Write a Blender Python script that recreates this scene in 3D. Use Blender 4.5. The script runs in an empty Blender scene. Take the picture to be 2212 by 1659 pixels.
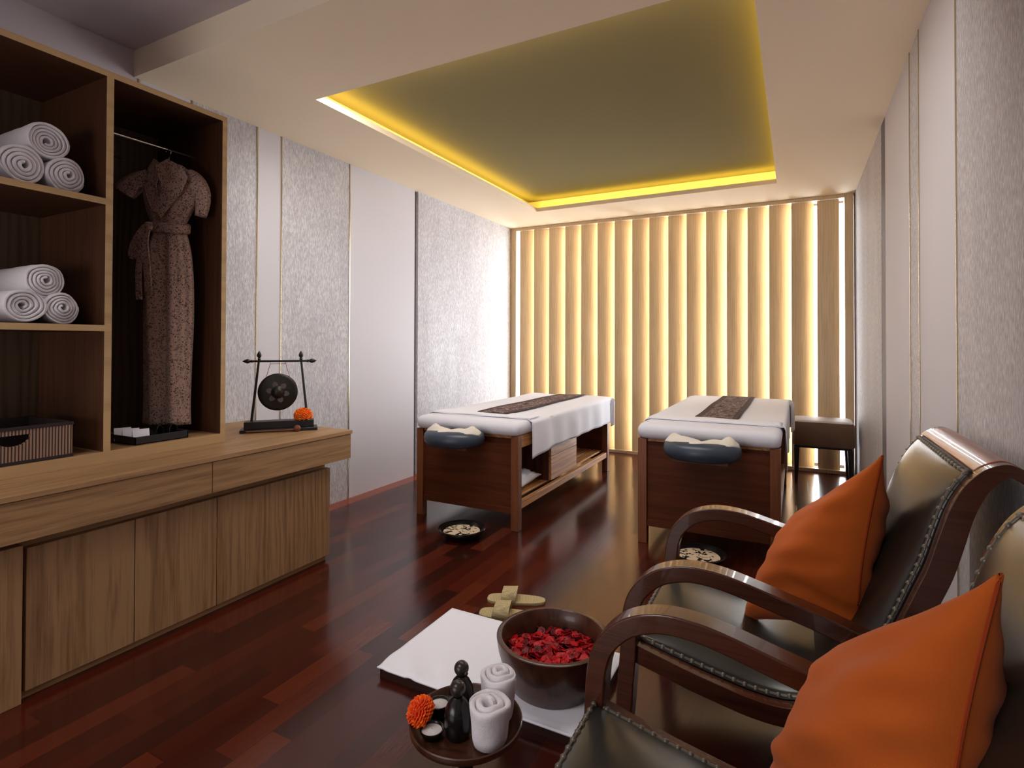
import bpy, math, random
from math import sin, cos, pi, radians
from mathutils import Vector, Matrix, noise
random.seed(7)
C = bpy.context.scene.collection

# ---------------------------------------------------------------- colour + materials
def L(r, g, b):
    f = lambda c: (c/255/12.92) if c/255 <= .04045 else ((c/255+.055)/1.055)**2.4
    return (f(r), f(g), f(b), 1)

class NT:
    """small helper around a material node tree"""
    def __init__(s, name):
        s.m = bpy.data.materials.new(name); s.m.use_nodes = True
        s.t = s.m.node_tree; s.n = s.t.nodes
        s.b = s.n['Principled BSDF']
    def new(s, typ, **kw):
        n = s.n.new(typ)
        for k, v in kw.items():
            if k.startswith('i_'):
                n.inputs[k[2:].replace('_', ' ')].default_value = v
            else: setattr(n, k, v)
        return n
    def link(s, a, b): s.t.links.new(a, b)
    def coord(s, scale=(1,1,1), rot=(0,0,0), out='Object'):
        tc = s.new('ShaderNodeTexCoord'); mp = s.new('ShaderNodeMapping')
        mp.inputs['Scale'].default_value = scale; mp.inputs['Rotation'].default_value = rot
        s.link(tc.outputs[out], mp.inputs['Vector']); return mp.outputs[0]
    def noise(s, vec, scale=5, detail=3, rough=.5, dist=0):
        n = s.new('ShaderNodeTexNoise'); n.inputs['Scale'].default_value = scale
        n.inputs['Detail'].default_value = detail; n.inputs['Roughness'].default_value = rough
        n.inputs['Distortion'].default_value = dist
        if vec is not None: s.link(vec, n.inputs['Vector'])
        return n.outputs['Fac']
    def ramp(s, fac, stops, interp='LINEAR'):
        r = s.new('ShaderNodeValToRGB'); cr = r.color_ramp; cr.interpolation = interp
        while len(cr.elements) < len(stops): cr.elements.new(.5)
        for e, (p, c) in zip(cr.elements, stops):
            e.position = p; e.color = c if len(c) == 4 else (*c, 1)
        s.link(fac, r.inputs[0]); return r.outputs[0]
    def math(s, op, a, b=None, c=None):
        m = s.new('ShaderNodeMath', operation=op)
        for i, v in enumerate((a, b, c)):
            if v is None: continue
            if isinstance(v, (int, float)): m.inputs[i].default_value = v
            else: s.link(v, m.inputs[i])
        return m.outputs[0]
    def mix(s, fac, a, b, typ='MIX'):
        m = s.new('ShaderNodeMix', data_type='RGBA', blend_type=typ)
        for sock, v in ((m.inputs[0], fac), (m.inputs[6], a), (m.inputs[7], b)):
            if isinstance(v, (int, float)): sock.default_value = v
            elif isinstance(v, tuple): sock.default_value = v
            else: s.link(v, sock)
        return m.outputs[2]
    def bump(s, h, strength=.2, dist=.01):
        b = s.new('ShaderNodeBump'); b.inputs['Strength'].default_value = strength
        b.inputs['Distance'].default_value = dist
        s.link(h, b.inputs['Height']); s.link(b.outputs[0], s.b.inputs['Normal'])
    def set(s, **kw):
        al = dict(col='Base Color', rough='Roughness', metal='Metallic', spec='Specular IOR Level',
                  coat='Coat Weight', coatr='Coat Roughness', sheen='Sheen Weight')
        for k, v in kw.items():
            sk = s.b.inputs[al[k]]
            if isinstance(v, (int, float, tuple)): sk.default_value = v
            else: s.link(v, sk)
        return s

def plain(name, col, rough=.6, metal=0, spec=.5, coat=0):
    return NT(name).set(col=col, rough=rough, metal=metal, spec=spec, coat=coat).m

def wood(name, dark, light, axis='z', rough=.45, grain=1.0, spec=.4, coat=0, ring=.3):
    """grain runs along the given axis"""
    s = NT(name)
    st = {'x': (1.2, 14, 14), 'y': (14, 1.2, 14), 'z': (14, 14, 1.2)}[axis]
    v = s.coord(tuple(c*grain for c in st))
    big = s.noise(v, 1.0, 2, .5, 1.2)
    w = s.new('ShaderNodeTexWave', wave_type='RINGS', rings_direction={'x':'X','y':'Y','z':'Z'}[axis])
    st2 = {'x': (.35, 3, 3), 'y': (3, .35, 3), 'z': (3, 3, .35)}[axis]
    v2 = s.coord(tuple(c*grain for c in st2))
    s.link(v2, w.inputs['Vector']); w.inputs['Scale'].default_value = 3.2
    w.inputs['Distortion'].default_value = 7; w.inputs['Detail'].default_value = 3
    w.inputs['Detail Scale'].default_value = 1.2
    st3 = {'x': (3, 120, 120), 'y': (120, 3, 120), 'z': (120, 120, 3)}[axis]
    fine = s.noise(s.coord(st3), 1.0, 3, .75)
    f = s.math('ADD', s.math('MULTIPLY', big, .45), s.math('MULTIPLY', w.outputs['Fac'], ring))
    f = s.math('ADD', f, s.math('MULTIPLY', fine, .55))
    col = s.ramp(f, [(.36+(ring-.3)*.35, dark), (.72+(ring-.3)*.5, light)])
    s.set(col=col, rough=rough, spec=spec, coat=coat); s.bump(fine, .12, .002)
    return s.m

def fabric(name, col, scale=900, bump=.25, rough=.9, sheen=.2, wr=0):
    s = NT(name); v = s.coord()
    n = s.noise(v, scale, 2, .6)
    s.set(col=s.mix(s.math('MULTIPLY', n, .5), col, tuple(c*.86 for c in col[:3])+(1,)), rough=rough, sheen=sheen, spec=.2)
    h = n
    if wr:
        big = s.noise(s.coord((1, 1, 1)), 9, 3, .55, .8)
        h = s.math('ADD', s.math('MULTIPLY', n, .06), s.math('MULTIPLY', big, wr))
    s.bump(h, bump, .004 if not wr else .02)
    return s.m

M = {}
def materials():
    M['paint'] = plain('ceiling_paint', L(244, 228, 202), .85, spec=.2)
    M['paint_grey'] = plain('raised_ceiling_paint', L(206, 196, 200), .85, spec=.2)
    M['coffer'] = plain('coffer_dimmed_white', L(128, 119, 86), .8, spec=.2)  # white paint with the dim yellow cove light put into its colour
    M['wall_plain'] = plain('smooth_wall_panel', L(208, 205, 211), .7, spec=.25)
    M['channel'] = plain('grey_channel', L(104, 98, 106), .6)
    # textured silver wallpaper
    s = NT('textured_wallpaper')
    v = s.coord((70, 70, 16)); n = s.noise(v, 2.2, 3, .6, .3)
    n2 = s.noise(s.coord((2.2, 2.2, .7)), 1.5, 3, .6)
    f = s.math('ADD', s.math('MULTIPLY', n, .8), s.math('MULTIPLY', n2, .25))
    s.set(col=s.ramp(f, [(.38, L(168, 164, 168)), (.52, L(188, 185, 189)), (.66, L(214, 212, 216))]),
          rough=s.ramp(n, [(.35, (.75,)*3), (.7, (.5,)*3)]), spec=.35)
    s.bump(n, .3, .003); M['wallpaper'] = s.m
    M['brass'] = plain('brass_trim', L(206, 190, 156), .25, 1)
    # floor: planks along Y
    s = NT('mahogany_floor')
    tc = s.new('ShaderNodeTexCoord'); sp = s.new('ShaderNodeSeparateXYZ'); s.link(tc.outputs['Object'], sp.inputs[0])
    row = s.math('FLOOR', s.math('DIVIDE', sp.outputs[0], .088))
    wn = s.new('ShaderNodeTexWhiteNoise', noise_dimensions='1D'); s.link(row, wn.inputs['W'])
    yy = s.math('DIVIDE', s.math('ADD', sp.outputs[1], s.math('MULTIPLY', wn.outputs['Value'], 5.0)), .62)
    colid = s.math('FLOOR', yy)
    cb = s.new('ShaderNodeCombineXYZ'); s.link(row, cb.inputs[0]); s.link(colid, cb.inputs[1])
    wn2 = s.new('ShaderNodeTexWhiteNoise', noise_dimensions='2D'); s.link(cb.outputs[0], wn2.inputs['Vector'])
    tone = s.ramp(wn2.outputs['Value'], [(0, L(48, 18, 12)), (.3, L(68, 23, 14)), (.7, L(82, 28, 16)),
                                         (.9, L(92, 36, 19)), (1, L(104, 46, 24))])
    gr = s.noise(s.coord((90, 3, 1)), 1, 4, .65, .5)
    col = s.mix(s.math('MULTIPLY', gr, .55), tone, L(36, 12, 7))
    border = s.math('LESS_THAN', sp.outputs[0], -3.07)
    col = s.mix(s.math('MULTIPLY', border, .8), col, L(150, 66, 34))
    fx = s.math('FRACT', s.math('DIVIDE', sp.outputs[0], .088))
    gap = s.math('MAXIMUM', s.math('LESS_THAN', fx, .018), s.math('LESS_THAN', s.math('FRACT', yy), .003))
    col = s.mix(s.math('MULTIPLY', gap, .6), col, L(20, 8, 5))
    wav = s.noise(s.coord((7, 1.5, 1)), 1.2, 2, .5)
    fx0 = s.math('FRACT', s.math('DIVIDE', sp.outputs[0], .088)); tilt = s.math('MULTIPLY', s.math('MULTIPLY', s.math('SUBTRACT', wn2.outputs['Value'], .5), fx0), 1.1)
    s.set(col=col, rough=s.math('ADD', .13, s.math('MULTIPLY', gr, .10)), spec=.5)
    s.bump(s.math('ADD', s.math('ADD', wav, tilt), s.math('MULTIPLY', gr, .1)), .2, .004)
    M['floor'] = s.m
    # oak joinery
    M['oak'] = wood('oak_vertical_grain', L(112, 80, 50), L(166, 130, 92), 'z', .5, 1.5, ring=.13)
    M['oak_y'] = wood('oak_horizontal_grain', L(116, 84, 52), L(170, 132, 92), 'y', .5, 1.5, ring=.13)
    M['oak_edge'] = wood('oak_edge_banding', L(172, 140, 98), L(190, 158, 114), 'y', .5, .5)
    M['oak_in'] = wood('wardrobe_side_wood_shaded', L(56, 32, 18), L(80, 48, 29), 'z', .5, 1.5, ring=.1)  # brown laminate, darkened further to hold the wardrobe's inner shade
    M['blade'] = wood('louvre_oak', L(190, 163, 126), L(214, 190, 154), 'z', .5, 1.5, ring=.12)
    # massage table teak
    M['teak'] = wood('teak_vertical', L(80, 42, 20), L(120, 68, 35), 'z', .4, 1.4, ring=.1)
    M['teak_x'] = wood('teak_across_shaded', L(60, 27, 12), L(86, 42, 20), 'x', .5, 1.2, .15, ring=.14)  # same teak, darkened for the shade on ends facing away from the window
    M['teak_y'] = wood('teak_along_lit', L(140, 88, 48), L(196, 140, 84), 'y', .4, 1.2)  # same teak, lightened with the window light on the long sides
    M['walnut'] = wood('chair_walnut', L(52, 24, 13), L(80, 41, 24), 'x', .26, 1.0, .5, .35, .08)
    M['bowlwood'] = wood('bowl_wood', L(46, 23, 15), L(78, 44, 29), 'z', .34, 1.4, .5, .2)
    M['darkboard'] = plain('dark_board', L(46, 24, 17), .4)
    s = NT('olive_black_leather')
    vo = s.new('ShaderNodeTexVoronoi'); vo.inputs['Scale'].default_value = 260; s.link(s.coord(), vo.inputs['Vector'])
    s.set(col=L(34, 33, 28), rough=.32, spec=.5, coat=.15, coatr=.2)
    s.bump(vo.outputs['Distance'], .05, .001); M['leather'] = s.m
    M['stud'] = plain('leather_nail_edging', L(104, 98, 86), .3, .3, .6)
    M['vinyl'] = plain('slate_vinyl', L(56, 66, 80), .4, spec=.5)
    M['sheet'] = fabric('white_sheet', L(242, 243, 252), 700, .2, .9, .1, .35)
    M['sheet_in'] = fabric('fitted_sheet', L(232, 232, 242), 700, .2, .9, .1, .2)
    M['cream'] = fabric('cream_cotton', L(226, 218, 206), 600, .3, .9, .1, .3)
    M['orange'] = fabric('orange_linen', L(192, 92, 26), 650, .35, .8, .1, .22)
    M['orange_seam'] = fabric('orange_seam_linen', L(160, 60, 14), 650, .3, .8, .1)
    # terry towel
    s = NT('white_terry'); v = s.coord(); n = s.noise(v, 420, 3, .7); n2 = s.noise(v, 40, 2, .5)
    s.set(col=L(238, 234, 238), rough=.95, sheen=.3, spec=.1)
    s.bump(s.math('ADD', n, s.math('MULTIPLY', n2, .8)), .6, .004); M['terry'] = s.m
    # batik
    def batik(name, c1, c2, c3, sc=26):
        s = NT(name); v = s.coord((1, 1, 1))
        d = s.noise(v, sc, 3, .6, 2.5)
        vo = s.new('ShaderNodeTexVoronoi', feature='SMOOTH_F1'); vo.inputs['Scale'].default_value = sc*1.6; s.link(v, vo.inputs['Vector'])
        f = s.math('ADD', s.math('MULTIPLY', d, .75), s.math('MULTIPLY', vo.outputs['Distance'], .45))
        s.set(col=s.ramp(f, [(.42, c1), (.5, c2), (.56, c1), (.64, c3), (.7, c1)]), rough=.85, spec=.15); return s.m
    M['batik'] = batik('batik_runner_cloth', L(46, 34, 40), L(188, 162, 152), L(120, 96, 96), 20)
    M['batik_edge'] = batik('batik_border_cloth', L(38, 27, 32), L(92, 72, 74), L(120, 96, 92), 60)
    s = NT('robe_print'); v = s.coord()
    vo = s.new('ShaderNodeTexVoronoi'); vo.inputs['Scale'].default_value = 75; s.link(v, vo.inputs['Vector'])
    n = s.noise(v, 60, 3, .6, 2.0)
    c = s.ramp(n, [(.42, L(120, 92, 84)), (.52, L(196, 164, 146)), (.62, L(160, 128, 116))])
    c = s.mix(s.ramp(vo.outputs['Distance'], [(.2, (1,)*3), (.28, (0,)*3)]), c, L(52, 36, 38))
    s.set(col=c, rough=.75, sheen=.2); s.bump(s.noise(s.coord((30, 30, 4)), 1, 3, .5), .4, .01); M['robe'] = s.m
    M['black'] = plain('black_wood', L(26, 24, 26), .42)
    M['blackgloss'] = plain('black_ceramic', L(20, 18, 17), .22, 0, .5)
    M['ceramic'] = plain('dark_bottle_ceramic', L(44, 39, 33), .3, 0, .5)
    M['bronze'] = plain('dark_gong_bronze', L(52, 50, 44), .42, .6)
    M['emblem'] = plain('grey_gong_petals', L(98, 88, 88), .5, .3)
    M['red'] = plain('red_cord', L(150, 40, 36), .7)
    M['chrome'] = plain('chrome', L(205, 205, 208), .15, 1)
    M['wood_ball'] = plain('mallet_wood', L(120, 66, 38), .5)
    M['card'] = plain('white_card', L(238, 236, 244), .6)
    M['scrub'] = plain('white_scrub', L(214, 208, 206), .8)
    M['marigold'] = fabric('marigold_petals', L(255, 112, 8), 200, .2, .7, .1)
    M['marigold3'] = fabric('golden_marigold_petals', L(255, 160, 20), 200, .2, .7, .1)
    M['marigold2'] = fabric('deep_marigold_petals', L(240, 78, 8), 200, .2, .7, .1)
    for i, c in enumerate([(140, 4, 14), (186, 8, 18), (96, 2, 12), (196, 24, 44)]):
        M['petal%d' % i] = plain('rose_petal_%s' % 'abcd'[i], L(*c), .45, 0, .3)
    s = NT('dark_water'); s.set(col=L(30, 6, 6), rough=.04, spec=.5); M['water'] = s.m
    s = NT('woven_straw')
    ch = s.new('ShaderNodeTexChecker'); ch.inputs['Scale'].default_value = 190; s.link(s.coord(rot=(0, 0, .7)), ch.inputs['Vector'])
    s.set(col=s.mix(ch.outputs['Fac'], L(196, 178, 132), L(158, 138, 96)), rough=.8); s.bump(ch.outputs['Fac'], .4, .002); M['straw'] = s.m
    # ribbed basket
    s = NT('ribbed_reed')
    w = s.new('ShaderNodeTexWave', bands_direction='Y'); w.inputs['Scale'].default_value = 30
    w.inputs['Distortion'].default_value = .8; s.link(s.coord((1, 1, .15)), w.inputs['Vector'])
    s.set(col=s.ramp(w.outputs['Fac'], [(.3, L(52, 22, 14)), (.6, L(150, 118, 96))]), rough=.55)
    s.bump(w.outputs['Fac'], .5, .004); M['reed'] = s.m
    M['basket_dark'] = plain('basket_lining', L(36, 22, 20), .7)
    # cream inlay with dark leaves
    s = NT('leafy_inlay'); v = s.coord()
    n = s.noise(v, 26, 2, .5, 1.2)
    s.set(col=s.ramp(n, [(.525, L(220, 196, 164)), (.545, L(20, 15, 14))], 'LINEAR'), rough=.5); M['leafy'] = s.m
    s = NT('stool_velvet')
    n = s.noise(s.coord((6, 6, 6)), 1, 3, .5)
    s.set(col=s.mix(n, L(92, 66, 48), L(120, 90, 66)), rough=.6, sheen=.5); M['velvet'] = s.m
    # thin window glass
    m = bpy.data.materials.new('window_glass'); m.use_nodes = True; t = m.node_tree
    t.nodes.remove(t.nodes['Principled BSDF'])
    tr = t.nodes.new('ShaderNodeBsdfTransparent'); gl = t.nodes.new('ShaderNodeBsdfGlossy'); mx = t.nodes.new('ShaderNodeMixShader')
    gl.inputs['Roughness'].default_value = .02; mx.inputs[0].default_value = .06
    t.links.new(tr.outputs[0], mx.inputs[1]); t.links.new(gl.outputs[0], mx.inputs[2])
    t.links.new(mx.outputs[0], t.nodes['Material Output'].inputs[0]); M['glass'] = m

# ---------------------------------------------------------------- mesh building
class MB:
    def __init__(s): s.v = []; s.f = []; s.mi = []; s.cur = 0
    def add(s, vs, fs):
        o = len(s.v); s.v += [tuple(v) for v in vs]
        for f in fs: s.f.append(tuple(i+o for i in f)); s.mi.append(s.cur)
        return s
    def box(s, x0, x1, y0, y1, z0, z1):
        x0, x1 = sorted((x0, x1)); y0, y1 = sorted((y0, y1)); z0, z1 = sorted((z0, z1))
        return s.add([(x0,y0,z0),(x1,y0,z0),(x1,y1,z0),(x0,y1,z0),(x0,y0,z1),(x1,y0,z1),(x1,y1,z1),(x0,y1,z1)],
                     [(0,3,2,1),(4,5,6,7),(0,1,5,4),(1,2,6,5),(2,3,7,6),(3,0,4,7)])
    def lathe(s, prof, c=(0,0,0), n=40, cap=True, sx=1, sy=1):
        vs = []; fs = []; k = len(prof)
        for i in range(n):
            a = 2*pi*i/n
            for r, z in prof: vs.append((c[0]+r*cos(a)*sx, c[1]+r*sin(a)*sy, c[2]+z))
        for i in range(n):
            j = (i+1) % n
            for q in range(k-1): fs.append((i*k+q, j*k+q, j*k+q+1, i*k+q+1))
        if cap:
            if prof[0][0] > 1e-5: fs.append(tuple(i*k for i in range(n))[::-1])
            if prof[-1][0] > 1e-5: fs.append(tuple(i*k+k-1 for i in range(n)))
        return s.add(vs, fs)
    def rings(s, R, close=True, cap=True):
        """R: list of rings, each a list of points"""
        n = len(R[0]); vs = [p for r in R for p in r]; fs = []
        for i in range(len(R)-1):
            for j in range(n if close else n-1):
                k = (j+1) % n; fs.append((i*n+j, i*n+k, (i+1)*n+k, (i+1)*n+j))
        if cap and close:
            fs.append(tuple(range(n))[::-1]); fs.append(tuple((len(R)-1)*n+j for j in range(n)))
        return s.add(vs, fs)
    def tube(s, path, r, n=10, closed=False):
        P = [Vector(p) for p in path]; R = []
        rr = r if isinstance(r, (list, tuple)) else [r]*len(P)
        up = Vector((0, 0, 1))
        for i, p in enumerate(P):
            a = P[(i-1) % len(P)] if (closed or i > 0) else p
            b = P[(i+1) % len(P)] if (closed or i < len(P)-1) else p
            t = (b-a).normalized()
            u = t.cross(up)
            if u.length < .05: u = t.cross(Vector((1, 0, 0)))
            u.normalize(); w = u.cross(t)
            R.append([tuple(p+(u*cos(2*pi*j/n)+w*sin(2*pi*j/n))*rr[i]) for j in range(n)])
        if closed:
            R.append(R[0]); return s.rings(R, True, False)
        return s.rings(R)
    def prism(s, poly, a0, a1, axis='y'):
        """poly in the two other axes (order x,y,z), extruded along axis"""
        def P(u, v, a): return {'x': (a, u, v), 'y': (u, a, v), 'z': (u, v, a)}[axis]
        n = len(poly)
        vs = [P(u, v, a0) for u, v in poly]+[P(u, v, a1) for u, v in poly]
        fs = [tuple(range(n)), tuple(range(2*n-1, n-1, -1))]+[(i, (i+1) % n+0, (i+1) % n+n, i+n)[::-1] for i in range(n)]
        return s.add(vs, fs)
    def band(s, prof, t, y0, y1):
        """strip along an XZ profile with thickness t (towards the right-hand normal), between y0 and y1"""
        P = [Vector((p[0], 0, p[1])) for p in prof]; R = []
        for i, p in enumerate(P):
            a = P[max(i-1, 0)]; b = P[min(i+1, len(P)-1)]; d = (b-a).normalized()
            nrm = Vector((d.z, 0, -d.x)); tt = t[i] if isinstance(t, list) else t
            q = p+nrm*tt
            R.append([(p.x, y0, p.z), (p.x, y1, p.z), (q.x, y1, q.z), (q.x, y0, q.z)])
        return s.rings(R)
    def grid(s, fn, nu, nv, thick=0, nrm=(0, 0, -1)):
        vs = [fn(i/nu, j/nv) for i in range(nu+1) for j in range(nv+1)]
        w = nv+1
        fs = [(i*w+j, (i+1)*w+j, (i+1)*w+j+1, i*w+j+1) for i in range(nu) for j in range(nv)]
        return s.add(vs, fs)
    def xf(s, m):
        s.v = [tuple(m @ Vector(v)) for v in s.v]; return s
    def build(s, name, mats, parent=None, origin=None, bevel=0, smooth=35, solid=0, sub=0, segs=2, local=False):
        """vertices are in world space unless local; children are stored relative to their parent's empty"""
        me = bpy.data.meshes.new(name)
        o = Vector((0, 0, 0))
        if parent is not None and not local: inv = wmat(parent).inverted()
        else:
            inv = Matrix.Identity(4)
            if origin is not None: o = Vector(origin); inv = Matrix.Translation(-o)
        me.from_pydata([tuple(inv @ Vector(v)) for v in s.v], [], s.f)
        for m in (mats if isinstance(mats, (list, tuple)) else [mats]): me.materials.append(m)
        for p, i in zip(me.polygons, s.mi): p.material_index = i
        me.validate(); me.update()
        import bmesh
        bm = bmesh.new(); bm.from_mesh(me); bmesh.ops.recalc_face_normals(bm, faces=bm.faces); bm.to_mesh(me); bm.free()
        if smooth:
            for p in me.polygons: p.use_smooth = True
            me.set_sharp_from_angle(angle=radians(smooth))
        ob = bpy.data.objects.new(name, me); C.objects.link(ob)
        if parent is not None: ob.parent = parent
        elif origin is not None: ob.location = o
        if solid:
            md = ob.modifiers.new('solid', 'SOLIDIFY'); md.thickness = solid; md.offset = 0
        if bevel:
            md = ob.modifiers.new('bevel', 'BEVEL'); md.width = bevel; md.segments = segs; md.limit_method = 'ANGLE'; md.angle_limit = radians(40)
            md.harden_normals = False
        if sub:
            md = ob.modifiers.new('sub', 'SUBSURF'); md.levels = sub; md.render_levels = sub
        return ob

def wmat(o):
    m = Matrix.LocRotScale(o.location, o.rotation_euler, o.scale)
    return (wmat(o.parent) @ m) if o.parent else m
def thing(name, label, cat, loc=(0,0,0), rz=0, group=None):
    o = bpy.data.objects.new(name, None); C.objects.link(o); o.location = loc; o.rotation_euler = (0, 0, rz)
    o.empty_display_size = .05
    return tag(o, label, cat, group)
def tag(o, label, cat, group=None, kind=None):
    o['label'] = label; o['category'] = cat
    if group: o['group'] = group
    if kind: o['kind'] = kind
    return o
def struct(o, label=None):
    o['kind'] = 'structure'
    if label: o['label'] = label
    return o
def dup(o, loc=None, rz=None, parent=None):
    c = o.copy(); C.objects.link(c); c.parent = parent
    if loc is not None: c.location = loc
    if rz is not None: c.rotation_euler = (c.rotation_euler.x, c.rotation_euler.y, rz)
    for ch in list(o.children): dup(ch, parent=c)
    return c
def smoothpts(pts, n=6):
    """Catmull-Rom through 2-D / 3-D points"""
    out = []; P = [Vector(p) for p in pts]
    for i in range(len(P)-1):
        p0 = P[max(i-1, 0)]; p1 = P[i]; p2 = P[i+1]; p3 = P[min(i+2, len(P)-1)]
        for k in range(n):
            t = k/n
            out.append(.5*((2*p1)+(p2-p0)*t+(2*p0-5*p1+4*p2-p3)*t*t+(3*p1-p0-3*p2+p3)*t**3))
    out.append(P[-1]); return out

materials()
LX, RX, BY, CZ = -3.185, .5, 6.087, 2.685
FY = -2.5                                  # wall behind the camera
M['oak_in2'] = wood('wardrobe_back_wood_shaded', L(72, 54, 38), L(100, 78, 58), 'z', .6, .9)  # back panel tone also carries the shade inside the wardrobe

# ================================================================= the room
def room():
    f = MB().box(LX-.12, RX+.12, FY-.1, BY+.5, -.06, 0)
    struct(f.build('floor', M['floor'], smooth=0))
    # left wall in vertical bands of textured and smooth panelling
    w = MB(); segs = [(FY, 1.696, 3), (1.696, 1.993, 1), (1.993, 2.439, 0), (2.439, 2.633, 1), (2.633, 3.291, 0),
                      (3.291, 4.136, 1), (4.136, 4.19, 2), (4.19, BY+.35, 0)]
    for a, b, m in segs:
        w.cur = m; w.box(LX-.12, LX-(.028 if m == 2 else 0), a, b, 0, 2.95)
    struct(w.build('wall_left', [M['wallpaper'], M['wall_plain'], M['channel'], M['paint_grey']], smooth=0))
    w = MB(); segs = [(FY, 2.406, 0), (2.406, 3.055, 1), (3.055, 3.281, 0), (3.281, 4.12, 1), (4.12, 4.30, 2), (4.30, BY+.35, 0)]
    for a, b, m in segs:
        w.cur = m; w.box(RX+.12, RX+(.001 if m == 2 else 0), a, b, 0, 2.95)
    struct(w.build('wall_right', [M['wallpaper'], M['wall_plain'], M['channel']], smooth=0))
    n = 1
    for y in (1.696, 1.993, 2.439, 2.633, 3.291):
        struct(MB().box(LX, LX+.004, y-.004, y+.004, 0, CZ if y > 1.68 else 2.83).build('trim_%d' % n, M['brass'], smooth=0)); n += 1
    for y in (2.406, 3.055, 3.281):
        struct(MB().box(RX, RX-.004, y-.0035, y+.0035, 0, CZ).build('trim_%d' % n, M['brass'], smooth=0)); n += 1
    struct(MB().box(LX-.12, RX+.12, FY-.12, FY, 0, 2.95).build('wall_back', M['wall_plain'], smooth=0))
    # window wall above and around the opening
    w = MB().box(LX-.12, RX+.12, BY+.02, BY+.35, 2.69, 2.95)
    struct(w.build('wall_front', M['paint'], smooth=0))
    # ceiling: raised part, lowered slab with the coffer cut out, cove and coffer top
    hx0, hx1, hy0, hy1, lip, cv = -2.517, -.15, 2.32, 5.42, .04, .19
    c = MB()
    c.cur = 2
    c.box(LX-.1, RX+.1, FY-.1, 1.67, 2.83, 2.95)                       # raised ceiling near the wardrobe
    c.cur = 0
    c.box(LX-.1, RX+.1, 1.67, hy0-cv, CZ, 2.95)                        # beam
    c.box(LX-.1, RX+.1, hy1+cv, BY+.35, CZ, 2.95)
    c.box(LX-.1, hx0-cv, hy0-cv, hy1+cv, CZ, 2.95)
    c.box(hx1+cv, RX+.1, hy0-cv, hy1+cv, CZ, 2.95)
    c.box(hx0-cv, hx0, hy0-cv, hy1+cv, CZ, CZ+lip)                     # cove ledges
    c.box(hx1, hx1+cv, hy0-cv, hy1+cv, CZ, CZ+lip)
    c.box(hx0, hx1, hy0-cv, hy0, CZ, CZ+lip)
    c.box(hx0, hx1, hy1, hy1+cv, CZ, CZ+lip)
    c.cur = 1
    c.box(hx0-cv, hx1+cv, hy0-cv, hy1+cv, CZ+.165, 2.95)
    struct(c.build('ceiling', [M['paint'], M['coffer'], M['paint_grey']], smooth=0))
    # cove light strips lying on the ledges
    yl = (1, .72, .10)
    for (x, y, sx, sy) in ((hx0-.10, (hy0+hy1)/2, .03, hy1-hy0+.1), (hx1+.10, (hy0+hy1)/2, .03, hy1-hy0+.1),
                           ((hx0+hx1)/2, hy1+.10, hx1-hx0+.1, .03), ((hx0+hx1)/2, hy0-.10, hx1-hx0+.1, .03)):
        l = bpy.data.lights.new('cove_strip_light', 'AREA'); l.shape = 'RECTANGLE'; l.size = sx; l.size_y = sy
        l.energy = COVE*max(sx, sy); l.color = yl
        o = bpy.data.objects.new('cove_strip_light', l); C.objects.link(o)
        o.location = (x, y, CZ+lip+.012); o.rotation_euler = (pi, 0, 0)

COVE = 1.5

def window():
    y = BY+.22
    fr = MB()
    for a, b in ((LX, LX+.05), (RX-.05, RX), (-1.37, -1.32)): fr.box(a, b, y, y+.05, 0, CZ+.01)
    fr.box(LX, RX, y, y+.05, 0, .05); fr.box(LX, RX, y, y+.05, CZ-.04, CZ+.01)
    w = struct(fr.build('window_1', M['channel'], origin=(LX, y, 0), smooth=0), 'full-width glazed window behind the wooden louvres')
    MB().box(LX+.05, RX-.05, y+.02, y+.026, .05, CZ-.04).build('pane', M['glass'], w, smooth=0)
    # louvre screen
    t = thing('louvre_screen', 'tall screen of vertical oak louvre blades in front of the bright window', 'shutter', (LX, BY, 0))
    MB().box(LX+.002, -3.108, BY, BY+.14, 0, CZ-.001).build('jamb', M['blade'], t, bevel=.003, smooth=0)
    MB().box(.414, .488, BY, BY+.14, 0, CZ-.001).build('jamb', M['blade'], t, bevel=.003, smooth=0)
    MB().box(-3.108, .414, BY, BY+.14, 2.648, CZ-.001).build('top_rail', M['blade'], t, bevel=.003, smooth=0)
    MB().box(-3.108, .414, BY-.002, BY+.14, 0, .035).build('bottom_rail', M['blade'], t, bevel=.003, smooth=0)
    xs = [-3.059, -2.865, -2.663, -2.452, -2.251, -2.049, -1.844, -1.641, -1.448, -1.241, -1.046, -.846, -.64, -.44, -.238, -.038, .186]
    for i, x0 in enumerate(xs):
        last = i == len(xs)-1
        x1 = x0+(.186 if last else .196)
        y0, y1 = (BY+.03, BY+.035) if last else (BY+.012, BY+.105)
        d = Vector((x1-x0, y1-y0)); nr = Vector((d.y, -d.x)).normalized()
        N = 10; A = []; B = []
        for k in range(N+1):
            s = k/N; h = sin(pi*s)
            p = Vector((x0, y0))+d*s
            A.append(p+nr*(.013*h+.003)); B.append(p-nr*(.005*h+.003))
        poly = [tuple(p) for p in A]+[tuple(p) for p in reversed(B)]
        MB().prism(poly, .036, 2.646, 'z').build('blade', M['blade'], t, smooth=50)

room(); window()

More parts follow.
